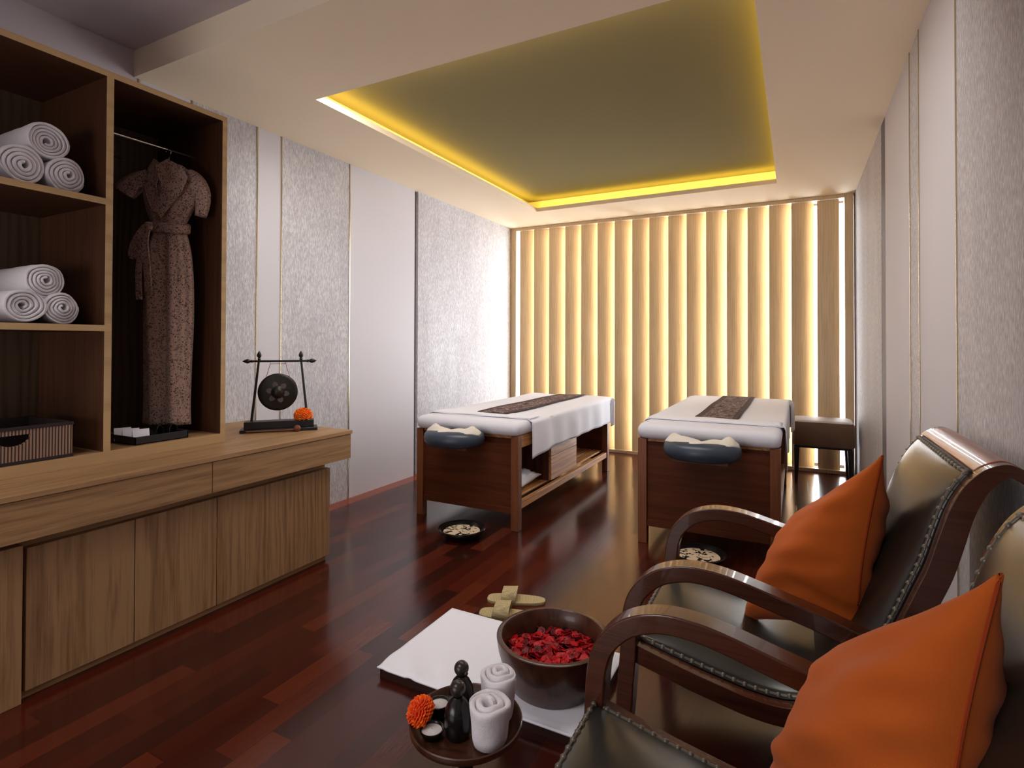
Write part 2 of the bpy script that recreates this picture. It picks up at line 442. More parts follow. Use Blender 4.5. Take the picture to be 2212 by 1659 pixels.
# ================================================================= joinery on the left
def joinery():
    x0 = LX+.005
    Y0, Y1 = .1, 2.32
    t = thing('sideboard', 'long light oak sideboard with flat doors below drawers along left wall', 'sideboard', (x0, 1.2, 0))
    b = MB().box(x0, -2.42, Y0, Y1-.006, .0, .575)
    b.box(x0, -2.405, Y0, Y1-.012, 0, .028)
    b.build('carcass', M['oak_y'], t, smooth=0)
    MB().box(-2.419, -2.371, Y0, .905, 0, .545).build('side_panel', M['oak'], t, bevel=.0015, smooth=0)
    for a, c in ((.92, 1.272), (1.2755, 1.627), (1.6305, Y1)):
        MB().box(-2.4195, -2.385, a, c, .03, .527).build('door', M['oak'], t, bevel=.0015, smooth=0)
    b = MB().box(x0, -2.33, Y0, 2.40, .576, .716); b.build('drawer_housing', M['oak_y'], t, smooth=0)
    for a, c in ((Y0, 1.552), (1.5555, 2.407)):
        MB().box(-2.3295, -2.31, a, c, .575, .7145).build('drawer', M['oak_y'], t, bevel=.0012, smooth=0)
    w = MB().box(x0, -2.302, Y0, 2.412, .7175, .738).build('worktop', M['oak_y'], origin=(-2.7, 1.2, .7175), bevel=.0015, smooth=0)
    tag(w, 'long light oak worktop lying over the drawers, the gong stands on it', 'countertop')
    # open wardrobe unit
    X, Z0, Z1 = -2.60, .7385, 2.405
    t = thing('wardrobe', 'open oak wardrobe unit with towel shelves and a hanging compartment', 'wardrobe', (LX, 1.0, Z0))
    MB().box(x0, X, 1.787, 1.812, Z0, Z1).build('side_panel', [M['oak_in']], t, bevel=.001, smooth=0)
    MB().box(x0, X, 1.258, 1.285, Z0+.046, Z1-.025).build('divider', M['oak_in'], t, bevel=.001, smooth=0)
    MB().box(x0, X, Y0, 1.787, Z1-.025, Z1).build('top_panel', M['oak_in'], t, bevel=.001, smooth=0)
    MB().box(x0, X, Y0, 1.787, Z0, Z0+.046).build('bottom_panel', M['oak_y'], t, bevel=.001, smooth=0)
    MB().box(x0, x0+.018, Y0, 1.787, Z0+.046, Z1-.025).build('back_panel', M['oak_in2'], t, smooth=0)
    for z in (1.832, 1.294): MB().box(x0+.018, X, Y0, 1.258, z, z+.026).build('shelf', M['oak_in'], t, bevel=.001, smooth=0)
    # pale edge bands
    e = MB()
    for q in ((1.787, 1.812, Z0, Z1), (1.258, 1.285, Z0+.046, Z1-.025), (Y0, 1.787, Z1-.025, Z1), (Y0, 1.787, Z0, Z0+.046),
              (Y0, 1.258, 1.832, 1.858), (Y0, 1.258, 1.294, 1.320)):
        e.box(X, X+.0025, *q)
    e.build('edge_band', M['oak_edge'], t, smooth=0)['label'] = 'pale oak front edges'
    MB().box(x0+.018, x0+.036, 1.285, 1.60, 2.215, 2.285).build('cleat', M['oak_in2'], t, smooth=0)
    r = MB().tube([(-2.85, 1.286, 2.232), (-2.85, 1.786, 2.232)], .0085, 14).build('hanging_rail', M['chrome'], t)
    r['label'] = 'chrome hanging rail'
joinery()

# ---- rolled towels
def towel_mb(R, Ln, seed, turns=4.6, squash=1.0):
    """a towel rolled round the x axis; the open end faces +x"""
    rnd = random.Random(seed); N = int(turns*26); R0 = .010
    th = (R-R0)/turns
    ph = rnd.random()*6.28
    def rad(a):
        k = a/(2*pi*turns)
        return R0+(R-R0)*k
    outer = []; inner = []
    for i in range(N+1):
        a = 2*pi*turns*i/N; r = rad(a)
        kk = i/N; tp = max(0, (kk-.955)/.045) if turns > 3 else max(0, (kk-.90)/.10)
        r -= th*.62*tp; tq = 1-.85*tp
        wob = 1+.035*sin(2*a+ph)+.02*sin(3*a+ph*2)
        outer.append(((r+th*.47*tq)*wob, a, r)); inner.append(((r-th*.45*tq)*wob, a, r))
    def ring(x, g, rnd_=0):
        pts = []
        for q, sgn in ((outer, -1), (inner, 1)):
            seq = q if sgn < 0 else q[::-1]
            for r, a, rr in seq:
                off = x + (.0028*sin(3*a+ph)+.008*sin(rr/R*pi*.9+ph) if rnd_ else 0)
                r2 = rr+(r-rr)*g
                pts.append((off, r2*cos(a+ph), r2*sin(a+ph)*squash))
        return pts
    mb = MB()
    mb.rings([ring(-Ln*(1-k/8)-.02*k/8, 1) for k in range(9)]+[ring(-.012, 1, 1), ring(-.005, .95, 1), ring(0, .78, 1), ring(.003, .4, 1)])
    sd = seed*1.7; out = []
    for x, y, z in mb.v:
        q = Vector((x*16, y*22, z*22+sd)); d = noise.noise(q)*.0035; rr = math.hypot(y, z) or 1
        out.append((x+noise.noise(q+Vector((9, 0, 0)))*.002, y*(1+d/rr), z*(1+d/rr)))
    mb.v = out
    return mb
def towels():
    spots = [(1.001, 1.859+.077, .077, 'left bottom roll'), (1.143, 1.859+.073, .073, ''), (1.083, 0, .074, ''),
             (1.007, 1.321+.070, .070, ''), (1.131, 1.321+.066, .066, ''), (1.077, 0, .070, '')]
    labs = ['rolled white towel on the upper shelf, left one of the bottom pair',
            'rolled white towel on the upper shelf, right one of the bottom pair',
            'rolled white towel topping the pile on the upper shelf',
            'rolled white towel on the lower shelf, left one of the bottom pair',
            'rolled white towel on the lower shelf, right one of the bottom pair',
            'rolled white towel topping the pile on the lower shelf']
    tops = {2: 1.859+.077+.118, 5: 1.321+.070+.104}
    for i, (y, z, r, _) in enumerate(spots):
        z = tops.get(i, z)
        o = towel_mb(r*.985, .36, i+3, 4.4+.3*(i % 3)).build('rolled_towel', M['terry'], origin=None, smooth=60)
        o.location = (-2.66+(.0, .01, -.005)[i % 3], y, z)
        tag(o, labs[i], 'towel', 'rolled towels on the wardrobe shelves')
towels()

# ---- ribbed basket on the lowest shelf
def basket():
    xa, xb, ya, yb, za, zb = -2.607, -2.96, .70, 1.150, .7855, .926
    t = thing('basket', 'dark ribbed reed basket with handle cut-out on the wardrobe floor', 'basket', ((xa+xb)/2, (ya+yb)/2, za))
    yc = (ya+yb)/2+.035; hw = .055
    # front with the half-round handle opening
    poly = [(ya, za+.012), (yb, za+.012), (yb, zb-.012), (ya, zb-.012)]
    m = MB()
    N = 14; arc = [(yc-hw+2*hw*k/N, zb-.03-.042*math.sqrt(max(0, 1-((2*k/N)-1)**2))) for k in range(N+1)]
    def face(y0, y1, z0, z1): m.box(xa-.012, xa, y0, y1, z0, z1)
    face(ya, yc-hw, za+.012, zb-.012); face(yc+hw, yb, za+.012, zb-.012); face(yc-hw, yc+hw, zb-.03, zb-.012)
    for k in range(N):
        (y0, z0), (y1, z1) = arc[k], arc[k+1]
        m.prism([(y0, za+.012), (y1, za+.012), (y1, z1), (y0, z0)], xa-.012, xa, 'x')
    m.build('front', M['reed'], t, smooth=0)
    m = MB().box(xb, xa-.012, yb-.012, yb, za+.012, zb-.012).box(xb, xa-.012, ya, ya+.012, za+.012, zb-.012).box(xb, xb+.012, ya+.012, yb-.012, za+.012, zb-.012)
    m.build('side', M['basket_dark'], t, smooth=0)
    m = MB()
    for z0, z1 in ((za, za+.012), (zb-.012, zb)):
        m.box(xa-.014, xa+.003, ya, yb+.003, z0, z1).box(xb-.003, xb+.014, ya, yb, z0, z1)
        m.box(xb, xa, yb-.012, yb+.003, z0, z1).box(xb, xa, ya-.003, ya+.012, z0, z1)
    m.box(xb+.014, xa-.014, ya+.012, yb-.012, za, za+.005)
    m.build('rim', M['basket_dark'], t, smooth=0)
basket()

# ---- tray with cards and black slippers on the wardrobe floor
def card_tray():
    xa, xb, ya, yb, z = -2.625, -2.86, 1.395, 1.640, .785
    m = MB().box(xb, xa, ya, yb, z, z+.006)
    for q in ((xb, xa, ya, ya+.008), (xb, xa, yb-.008, yb), (xb, xb+.008, ya, yb), (xa-.008, xa, ya, yb)): m.box(*q, z, z+.036)
    o = m.build('tray', M['black'], origin=((xa+xb)/2, (ya+yb)/2, z), bevel=.002, smooth=0)
    tag(o, 'black rectangular tray holding folded white cards on wardrobe floor', 'tray')
    labs = ['small folded white card in the black tray, rearmost of three', 'small folded white card in the black tray, middle of three',
            'small folded white card in the black tray, nearest to the front']
    for i, (x, y) in enumerate(((-2.79, 1.43), (-2.735, 1.437), (-2.675, 1.448))):
        m = MB(); th = .0012; h = .056; w = .066; sp = .016
        for s in (-1, 1):
            m.add([(s*sp, -w/2, 0), (s*sp, w/2, 0), (0, w/2, h), (0, -w/2, h), (s*(sp+th), -w/2, 0), (s*(sp+th), w/2, 0), (s*th*.2, w/2, h+th), (s*th*.2, -w/2, h+th)],
                  [(0,1,2,3), (4,7,6,5), (0,4,5,1), (1,5,6,2), (2,6,7,3), (3,7,4,0)])
        c = m.build('folded_card', M['card'], smooth=0); c.location = (x, y, z+.0065); c.rotation_euler = (0, 0, .05*i-.35)
        tag(c, labs[i], 'card', 'folded cards in the wardrobe tray')
    # pair of dark slippers standing behind the cards
    for i, (x, y, rz) in enumerate(((-2.72, 1.54, .25), (-2.70, 1.60, -.1))):
        s = thing('slipper', ['dark slipper standing in the black tray under the robe, left one',
              'dark slipper standing in the black tray under the robe, right one'][i], 'slipper', (x, y, z+.0065), rz, 'dark slippers in the wardrobe tray')
        sole = [(cos(a)*(.036 if cos(a) > 0 else .03), sin(a)*.018) for a in [2*pi*k/20 for k in range(20)]]
        m = MB(); m.rings([[(px*1.2, py, 0) for px, py in sole], [(px*1.2, py, .01) for px, py in sole]])
        m.build('sole', M['blackgloss'], s, local=True)
        m = MB()
        pth = [(.005, -.020, .008), (.0, -.018, .045), (-.002, 0, .062), (.0, .018, .045), (.005, .020, .008)]
        R = [[(p[0]-.02, p[1], p[2]), (p[0]+.024, p[1], p[2]), (p[0]+.024, p[1]*.9, p[2]-.004), (p[0]-.02, p[1]*.9, p[2]-.004)] for p in smoothpts(pth, 5)]
        m.rings(R); m.build('strap', M['blackgloss'], s, local=True)
card_tray()

# ---- patterned robe on its hanger
def robe():
    cx, cy, al = -2.825, 1.655, radians(20)
    mt = Matrix.Translation((cx, cy, 0)) @ Matrix.Rotation(al, 4, 'Z')
    t = thing('robe', 'long pinkish floral robe with tied belt hanging in the wardrobe', 'robe', (cx, cy, .83), al)
    lev = [(.835, .122, .050, .0), (.95, .118, .05, .0), (1.15, .122, .052, .0), (1.35, .128, .055, 0), (1.55, .126, .056, .0),
           (1.68, .116, .054, .0), (1.76, .102, .048, .0), (1.82, .088, .044, .0), (1.86, .096, .048, .0), (1.92, .125, .056, .005),
           (1.99, .148, .060, .01), (2.05, .150, .052, .01), (2.09, .13, .042, .01), (2.12, .09, .036, .01), (2.145, .055, .03, .01)]
    lev = [tuple(p) for p in smoothpts(lev, 4)]
    N = 72; R = []
    for z, a, b, u0 in lev:
        k = max(0, min(1, (1.86-z)/.1)); kk = min(1, max(0, (2.1-z)/.2))
        ring = []
        for j in range(N):
            th = 2*pi*j/N
            f = 1+kk*(.17*sin(6*th+z*.9)+.09*sin(13*th+1.3+z*1.6)+.05*sin(3*th+z*5)) * (.45+.55*k)
            if 4.55 < th < 4.95 and z < 1.8: f *= .80-.06*k        # front opening fold
            if abs(z-1.82) < .05: f = 1+(f-1)*.5
            ring.append(tuple(mt @ Vector((u0+a*cos(th)*(1+.25*(f-1)), b*sin(th)*f, z))))
        R.append(ring)
    m = MB(); m.rings(R, True, False); o = m.build('body', M['robe'], t, solid=.003, smooth=70)
    # sleeves
    for sg, path in ((-1, [(-.09, 0, 2.095), (-.135, -.02, 2.075), (-.175, -.04, 2.045), (-.205, -.06, 2.00)]),
                     (1, [(.09, 0, 2.085), (.135, .0, 2.06), (.17, .005, 2.02), (.182, .01, 1.96), (.165, .01, 1.88)])):
        m = MB(); R = []
        rad = [(.045, .036), (.055, .036), (.06, .034), (.068, .028)] if sg < 0 else [(.045, .036), (.05, .036), (.045, .034), (.036, .03), (.026, .022)]
        P = [Vector(p) for p in path]
        for i, p in enumerate(P):
            d = (P[min(i+1, len(P)-1)]-P[max(i-1, 0)]).normalized(); n1 = Vector((d.z, 0, -d.x)); n2 = Vector((0, 1, 0))
            ring = []
            for j in range(28):
                th = 2*pi*j/28; f = 1+.10*sin(5*th+i*.6)
                ring.append(tuple(mt @ (p+n1*rad[i][0]*cos(th)*f+n2*rad[i][1]*sin(th)*f)))
            R.append(ring)
        m.rings(R, True, False); m.build('sleeve', M['robe'], t, solid=.003, smooth=70, sub=1)
    # broad turned-back collar: two lapels and a neck band
    def panel(pts, name, th=.005):
        m = MB(); n = len(pts); P = [Vector(p) for p in pts]
        vs = [tuple(mt @ p) for p in P]+[tuple(mt @ (p+Vector((0, th, 0)))) for p in P]
        m.add(vs, [tuple(range(n)), tuple(range(2*n-1, n-1, -1))]+[(i, i+n, (i+1) % n+n, (i+1) % n) for i in range(n)])
        return m.build(name, M['robe'], t, smooth=0, bevel=.002)
    panel([(-.02, -.075, 2.125), (.035, -.06, 2.16), (.12, -.062, 2.115), (.15, -.066, 2.06), (.125, -.075, 1.985), (.075, -.08, 1.925), (.02, -.083, 1.86), (-.01, -.083, 1.90), (.03, -.085, 2.00)], 'lapel')
    panel([(.02, -.072, 2.125), (-.04, -.058, 2.165), (-.075, -.056, 2.12), (-.085, -.065, 2.03), (-.06, -.075, 1.96), (-.03, -.078, 1.90), (.0, -.078, 1.885), (.012, -.078, 1.93), (-.01, -.076, 2.03)], 'lapel')
    # belt, knot, loop and tails
    m = MB(); R = []
    for z, f in ((1.795, 1.06), (1.803, 1.12), (1.835, 1.12), (1.845, 1.05)):
        R.append([tuple(mt @ Vector((.097*f*cos(2*pi*j/40), .054*f*sin(2*pi*j/40), z+.006*sin(2*pi*j/40*2)))) for j in range(40)])
    m.rings(R, True, False); m.build('belt', M['robe'], t, solid=.003)
    def ribbon(path, w, name):
        P = smoothpts([Vector(p) for p in path], 6); R = []
        for i, p in enumerate(P):
            d = (P[min(i+1, len(P)-1)]-P[max(i-1, 0)]).normalized(); s = d.cross(Vector((0, 1, 0)))
            s = s.normalized()*w/2 if s.length > .01 else Vector((w/2, 0, 0))
            f = Vector((0, .004, 0))
            R.append([tuple(mt @ q) for q in (p-s-f, p+s-f, p+s+f, p-s+f)])
        m = MB(); m.rings(R); return m.build(name, M['robe'], t, smooth=60)
    ribbon([(-.045, -.072, 1.835), (-.075, -.085, 1.80), (-.12, -.085, 1.735), (-.135, -.08, 1.68), (-.105, -.078, 1.69), (-.075, -.082, 1.76), (-.05, -.078, 1.815)], .035, 'bow_loop')
    ribbon([(-.05, -.082, 1.82), (-.058, -.088, 1.74), (-.05, -.082, 1.62), (-.045, -.075, 1.50)], .036, 'belt_tail')
    ribbon([(-.045, -.080, 1.82), (-.07, -.09, 1.73), (-.098, -.08, 1.60), (-.10, -.072, 1.46)], .03, 'belt_tail')
    m = MB().lathe([(.004, -.022), (.018, -.018), (.024, 0), (.018, .018), (.004, .022)], (0, 0, 0), 16)
    m.xf(mt @ Matrix.Translation((-.047, -.078, 1.822)) @ Matrix.Scale(.7, 4, (0, 1, 0))); m.build('knot', M['robe'], t)
    # hanger: hook, neck and a wooden bar inside the shoulders
    h = thing('hanger', 'black coat hanger with chrome hook holding the robe on rail', 'hanger', (cx, cy, 2.14), al)
    hk = [(-2.846, 1.664, 2.12), (-2.846, 1.664, 2.19), (-2.834, 1.664, 2.206), (-2.829, 1.664, 2.226), (-2.836, 1.664, 2.243), (-2.850, 1.664, 2.249), (-2.864, 1.664, 2.243), (-2.871, 1.664, 2.228)]
    MB().tube([tuple(p) for p in smoothpts(hk, 4)], .0028, 8).build('hook', M['chrome'], h)
    bar = [tuple(mt @ Vector(p)) for p in ((-.15, 0, 2.06), (-.08, 0, 2.10), (0, 0, 2.125), (.08, 0, 2.10), (.15, 0, 2.06))]
    MB().tube([tuple(p) for p in smoothpts(bar, 5)], .010, 10).build('shoulder_bar', M['blackgloss'], h)
robe()

# ---- marigold head
def marigold(name, r, loc, label, tilt=(0, 0), group=None, flat=.8, seed=1, mats=('marigold', 'marigold2')):
    rnd = random.Random(seed); m = MB(); n = 190
    for i in range(n):
        k = (i+.5)/n; ph = math.acos(1-1.55*k); th = i*2.39996
        d = Vector((sin(ph)*cos(th), sin(ph)*sin(th), cos(ph)*flat))
        m.cur = i % 2
        c = d*r*(.80+.1*rnd.random()); e1 = d.cross(Vector((0, 0, 1)))
        e1 = (e1.normalized() if e1.length > .01 else Vector((1, 0, 0)))
        e1 = (Matrix.Rotation(rnd.uniform(-.7, .7), 3, d.normalized()) @ e1); e2 = d.normalized().cross(e1)
        w = r*.17; ln = r*.26
        pts = []
        for a, b, cc in ((-1, 0, -.1), (-.9, .25, .5), (-.35, -.05, 1), (.25, .25, .95), (.9, 0, .55), (1, .25, -.1)):
            pts.append(c+e1*w*a+e2*w*b*.9+d.normalized()*ln*cc)
        q = [p-e2*r*.03 for p in pts]
        m.add([tuple(p) for p in pts]+[tuple(p) for p in q], [(0,1,2,3,4,5), (11,10,9,8,7,6)]+[(j, j+6, (j+1) % 6+6, (j+1) % 6) for j in range(6)])
    m.cur = 1
    core = MB().lathe([(r*.3, -r*.35*flat), (r*.7, -r*.15*flat), (r*.82, r*.1), (r*.7, r*.45*flat), (r*.3, r*.7*flat), (.001, r*.78*flat)], (0, 0, 0), 20)
    o = len(m.v); m.v += core.v; m.f += [tuple(i+o for i in f) for f in core.f]; m.mi += [1]*len(core.f)
    ob = m.build(name, [M[k] for k in mats], smooth=30); ob.location = loc; ob.rotation_euler = (tilt[0], tilt[1], 0)
    return tag(ob, label, 'flower', group)

# ---- gong on the worktop
def gong():
    zt = .738; a = atan2d = math.atan2(.292, .262)
    gc = (-2.655, 2.195, zt)
    t = thing('table_gong', 'small black table gong on its stand on the oak worktop', 'gong', gc, a)
    P = dict(parent=t, local=True)
    MB().box(-.205, .205, -.055, .055, 0, .018).build('foot_board', M['black'], bevel=.003, **P)
    MB().box(-.185, .185, -.040, .040, .0185, .060).build('base', M['black'], bevel=.002, **P)
    for s in (-1, 1):
        MB().tube([(s*.150, .01, .055), (s*.112, .01, .415)], [.0075, .0062], 12).build('post', M['black'], **P)
        prof = [(.007, 0), (.009, .006), (.006, .012), (.012, .022), (.013, .030), (.008, .042), (.001, .054)]
        MB().lathe(prof, (s*.112, .01, .408), 14).build('finial', M['black'], **P)
        f = MB().lathe(prof, (0, 0, 0), 14); f.xf(Matrix.Translation((s*.145, .01, .402)) @ Matrix.Rotation(s*pi/2, 4, 'Y')); f.build('finial', M['black'], **P)
    MB().tube([(-.15, .01, .402), (.15, .01, .402)], .0062, 12).build('crossbar', M['black'], **P)
    # disc facing -y
    R = .106; prof = [(R, .018), (R+.002, .004), (R-.004, -.002), (R*.86, -.006), (R*.36, -.010), (R*.30, -.014), (R*.24, -.026), (R*.12, -.034), (.001, -.036)]
    d = MB().lathe(prof, (0, 0, 0), 56)
    d.lathe([(R-.006, .018), (R-.008, .002), (R*.3, -.004), (.001, -.006)], (0, 0, 0), 56)
    d.cur = 1
    for k in range(6):
        an = k*pi/3+.2
        pts = []
        for j in range(13):
            u = j/12*2*pi; rr = R*.45+R*.15*cos(u); w_ = .33*sin(u)*(1-.45*cos(u)); pts.append((rr*cos(an+w_), rr*sin(an+w_)))
        d.prism(pts[:-1], -.0107, -.0085, 'z')
    d.xf(Matrix.Translation((-.012, .012, .222)) @ Matrix.Rotation(-pi/2, 4, 'X') @ Matrix.Scale(1, 4))
    d.build('gong_disc', [M['bronze'], M['emblem']], smooth=30, **P)
    c = MB()
    for s in (-1, 1):
        c.tube([(-.012+s*.062, .012, .222+.088), (-.012+s*.042, .010, .385), (-.012+s*.042, .010, .400)], .0016, 6)
    c.tube([(-.054, .010, .386), (.030, .010, .386)], .0016, 6)
    c.build('cord', M['red'], **P)
    # beater lying along the front of the base
    mt = Matrix.Translation((gc[0], gc[1], zt)) @ Matrix.Rotation(a, 4, 'Z')
    b = thing('gong_beater', 'wooden beater with round head lying before the gong base', 'mallet', tuple(mt @ Vector((-.02, -.075, 0))), a)
    MB().tube([(-.15, -.0, .012), (.11, .0, .012)], .0042, 8).build('handle', M['wood_ball'], b, local=True)
    MB().lathe([(.001, -.019), (.012, -.015), (.018, -.005), (.019, .004), (.013, .015), (.001, .019)], (.115, 0, .0195), 18).build('head', M['wood_ball'], b, local=True)
    marigold('marigold', .049, tuple(mt @ Vector((.126, .0, .0605+.022))), 'orange marigold head resting on the gong base', seed=3, mats=('marigold3', 'marigold'))
gong()

# ================================================================= massage tables
def massage_table(x0, x1, y0, y1, zp, label, hem_y, sheet_lab, run, run_lab, tow_lab, cz):
    """zp: height of the posts; the mattress rises above them"""
    t = thing('massage_table', label, 'massage table', ((x0+x1)/2, (y0+y1)/2, 0))
    W = .055
    for x, y in ((x0, y0), (x1-W, y0), (x0, y1-W), (x1-W, y1-W)):
        MB().box(x, x+W, y, y+W, 0, zp).build('leg', M['teak'], t, bevel=.003, smooth=0)
    for y in (y0+.016, y1-.040):
        MB().box(x0+W, x1-W, y, y+.024, .135, zp-.02).build('end_panel', M['teak_x'], t, bevel=.002, smooth=0)
    for y in (y0+.008, y1-W+.008):
        MB().box(x0+W, x1-W, y, y+.038, .108, .150).build('end_rail', M['teak_x'], t, bevel=.003, smooth=0)
    for x in (x0+.01, x1-.038):
        MB().box(x, x+.028, y0+W, y1-W, zp-.085, zp-.005).build('side_rail', M['teak_y'], t, bevel=.003, smooth=0)
        MB().box(x-.002, x+.030, y0+W, y1-W, .135, .185).build('lower_rail', M['teak_y'], t, bevel=.003, smooth=0)
    n = 7
    for k in range(n):
        xa = x0+.05+(x1-x0-.1)*k/n
        MB().box(xa, xa+(x1-x0-.1)/n-.014, y0+.045, y1-.045, .187, .201).build('shelf_slat', M['teak_y'], t, bevel=.002, smooth=0)
    # drawer unit under the middle
    ya, yb = y0+.60, y0+1.15
    MB().box(x0+.05, x1-.045, ya, yb, .202, zp-.09).build('drawer_unit', M['teak_dark'], t, smooth=0)
    for q, (za, zb) in enumerate(((.206, .385), (.389, zp-.094))):
        d = MB().box(x1-.045, x1-.024, ya+.004, yb-.004, za, zb).build('drawer', M['teak_y'], t, bevel=.002, smooth=0)
    # deck, mattress
    MB().box(x0+.02, x1-.02, y0+.02, y1-.02, zp-.02, zp+.002).build('deck', M['teak_y'], t, bevel=.003, smooth=0)
    zt = zp+.090
    m = MB(); R = []
    e = -.012
    for z, ins in ((zp+.002, .012), (zp+.014, .001), (zp+.05, -.004), (zt-.022, 0), (zt-.006, .010), (zt, .030)):
        R.append(rrect(x0-e*0+ins-.002, x1-ins+.002, y0+ins-.012, y1-ins, .045, z))
    m.rings(R); m.build('mattress', M['sheet_in'], t, smooth=60)['label'] = 'padded top under a tight white fitted sheet'
    # face cradle
    cx, cy = (x0+x1)/2, y0-.135
    m = MB(); Rg = []; N = 40
    for i in range(N+1):
        a = radians(112)+2*pi*i/N*(316/360)
        px, py = cx+.142*cos(a), cy+.105*sin(a)
        d = Vector((-.142*sin(a), .105*cos(a), 0)).normalized(); nr = Vector((d.y, -d.x, 0))
        end = min(1, min(i, N-i)/2.5+.35)
        ring = [tuple(Vector((px, py, cz))+nr*(.072*end*cos(u))+Vector((0, 0, 1))*(.056*end*(abs(sin(u))**.75*(1 if sin(u) > 0 else -1)))) for u in [2*pi*j/18 for j in range(18)]]
        Rg.append(ring)
    m.rings(Rg); m.build('face_cradle', M['vinyl'], t, smooth=70)
    m = MB(); m.prism([(cx-.15, cy-.09), (cx+.15, cy-.09), (cx+.17, cy+.06), (cx+.10, y0+.02), (cx-.10, y0+.02), (cx-.17, cy+.06)], cz-.064, cz-.048, 'z')
    m.tube([(cx-.07, cy+.02, cz-.07), (cx-.07, y0+.03, cz-.07)], .009, 10).tube([(cx+.07, cy+.02, cz-.07), (cx+.07, y0+.03, cz-.07)], .009, 10)
    m.build('cradle_bracket', M['teak_dark'], t, smooth=30)
    # top sheet: over the mattress, hanging on both sides and the far end
    th = .006; r = .028; dropR, dropL, dropF = .245, .15, .16
    xl, xr = x0-.006, x1+.012; yf = y1+.006
    ztop = zt+.005
    def f(u, v):
        # u across, v along; arc lengths
        wid = xr-xl; tot = dropL+wid+dropR; s = u*tot
        yy0 = hem_y; len_ = yf-yy0; totv = len_+dropF; q = v*totv
        sag = 0
        if q > len_: dz2 = q-len_; y = yf+.012*min(1, dz2/.03); zz = -dz2
        else: y = yy0+q; zz = 0
        if s < dropL: x = xl; dz = dropL-s; out = -1
        elif s > dropL+wid: x = xr; dz = s-dropL-wid; out = 1
        else: x = xl+(s-dropL); dz = 0; out = 0
        rip = 0
        if dz > 0:
            k = min(1, dz/.12)
            rip = (.005*sin(y*9+1)+.006*sin(y*21+.5))*k
            if q > len_:
                x = x-out*0; y = yf+.012; dz = min(dz, .245); x += out*(.012+.028*sin(min(1, dz2/dropF)*pi)) ; y -= dz2*.35; zz = -dz2*.25
            x += out*(.010*min(1, dz/.02)+rip)
            near = max(0, 1-(y-yy0)/.35)
            if out > 0: dz *= 1+.10*near
            zz -= dz
        else:
            zz += .0022*sin(x*11+y*3)+.002*sin(y*7+x*9)
            edge = min(s-dropL, dropL+wid-s, max(0, len_-q) if q < len_ else 0)
            if edge < r and q <= len_: zz -= (r-edge)**2/r*.55
        return (x, y, ztop+zz)
    m = MB(); m.grid(f, 70, 90); sh = m.build('bed_sheet', M['sheet'], origin=((x0+x1)/2, (y0+y1)/2, zt), solid=.004, smooth=80)
    tag(sh, sheet_lab, 'sheet')
    # turned-back hem of the sheet, part of it
    def g(u, v):
        x = xl+.01+(xr-xl-.02)*u; y = hem_y+.004+(.16+.02*(1-u))*v
        edge = min(x-xl, xr-x); z = ztop+.008+.0015*sin(x*14+y*9)-(max(0, r-edge)**2/r*.6)
        if v < .06: z -= .004
        return (x, y, z)
    m = MB(); m.grid(g, 40, 10); hm = m.build('turned_hem', M['sheet'], sh, solid=.005, smooth=80)
    # runner
    ra, rb, rya, ryb = run
    def h(w0, w1, dz=0):
        def k(u, v):
            x = ra+(rb-ra)*(w0+(w1-w0)*u); y = rya+(ryb-rya)*v
            return (x, y, ztop+.0125+dz+.0022*sin(x*11+y*3)+.002*sin(y*7+x*9))
        return k
    rn = MB().grid(h(.14, .86), 10, 50).build('bed_runner', M['batik'], origin=((ra+rb)/2, rya, ztop+.01), solid=.002, smooth=80)
    tag(rn, run_lab, 'cloth')
    for w0, w1 in ((0, .14), (.86, 1)):
        MB().grid(h(w0, w1), 3, 50).build('patterned_border', M['batik_edge'], rn, solid=.002, smooth=80)
    # folded towel over the cradle
    def ft(u, v):
        a = radians(190-200*u)
        w = (v-.5)*2
        rr = 1+.02*sin(u*17)
        px, py = cx+.150*cos(a)*rr, cy-.012-.095*sin(a)*rr*.9+.02
        dn = Vector((.142*cos(a), -.105*sin(a), 0)).normalized()
        z = cz+.068-.030*w*w+.010*sin(u*9)*cos(w*2)+.006*sin(u*23+w*3)
        wd = .064*(.78+.22*sin(u*pi))-.022*math.exp(-((u-.55)/.08)**2)
        p = Vector((px, py, z))+dn*w*wd
        return tuple(p)
    tw = MB().grid(ft, 40, 12).build('face_towel', M['cream'], origin=(cx, cy, cz+.05), solid=.010, smooth=80, sub=1)
    tag(tw, tow_lab, 'towel')
    return t

def rrect(x0, x1, y0, y1, r, z, n=5):
    pts = []
    for cx, cy, a0 in ((x1-r, y1-r, 0), (x0+r, y1-r, 90), (x0+r, y0+r, 180), (x1-r, y0+r, 270)):
        for k in range(n+1):
            a = radians(a0+90*k/n); pts.append((cx+r*cos(a), cy+r*sin(a), z))
    return pts
M['teak_dark'] = wood('teak_cabinet', L(60, 30, 16), L(92, 50, 27), 'z', .5, 1)
massage_table(-2.46, -1.63, 3.23, 5.21, .628, 'teak massage table nearer the left wall with drawers and slatted shelf', 3.40,
              'white top sheet hanging over the side of left massage table', (-2.13, -1.85, 3.50, 5.16),
              'dark batik runner along the left massage table', 'cream towel folded on the face cradle of left massage table', .612)
massage_table(-.885, -.078, 3.425, 5.47, .655, 'teak massage table on the right in front of stool and louvres', 3.66,
              'white top sheet draped over the right massage table', (-.60, -.33, 3.80, 5.42),
              'dark batik runner along the right massage table', 'cream towel folded on the face cradle of right massage table', .640)

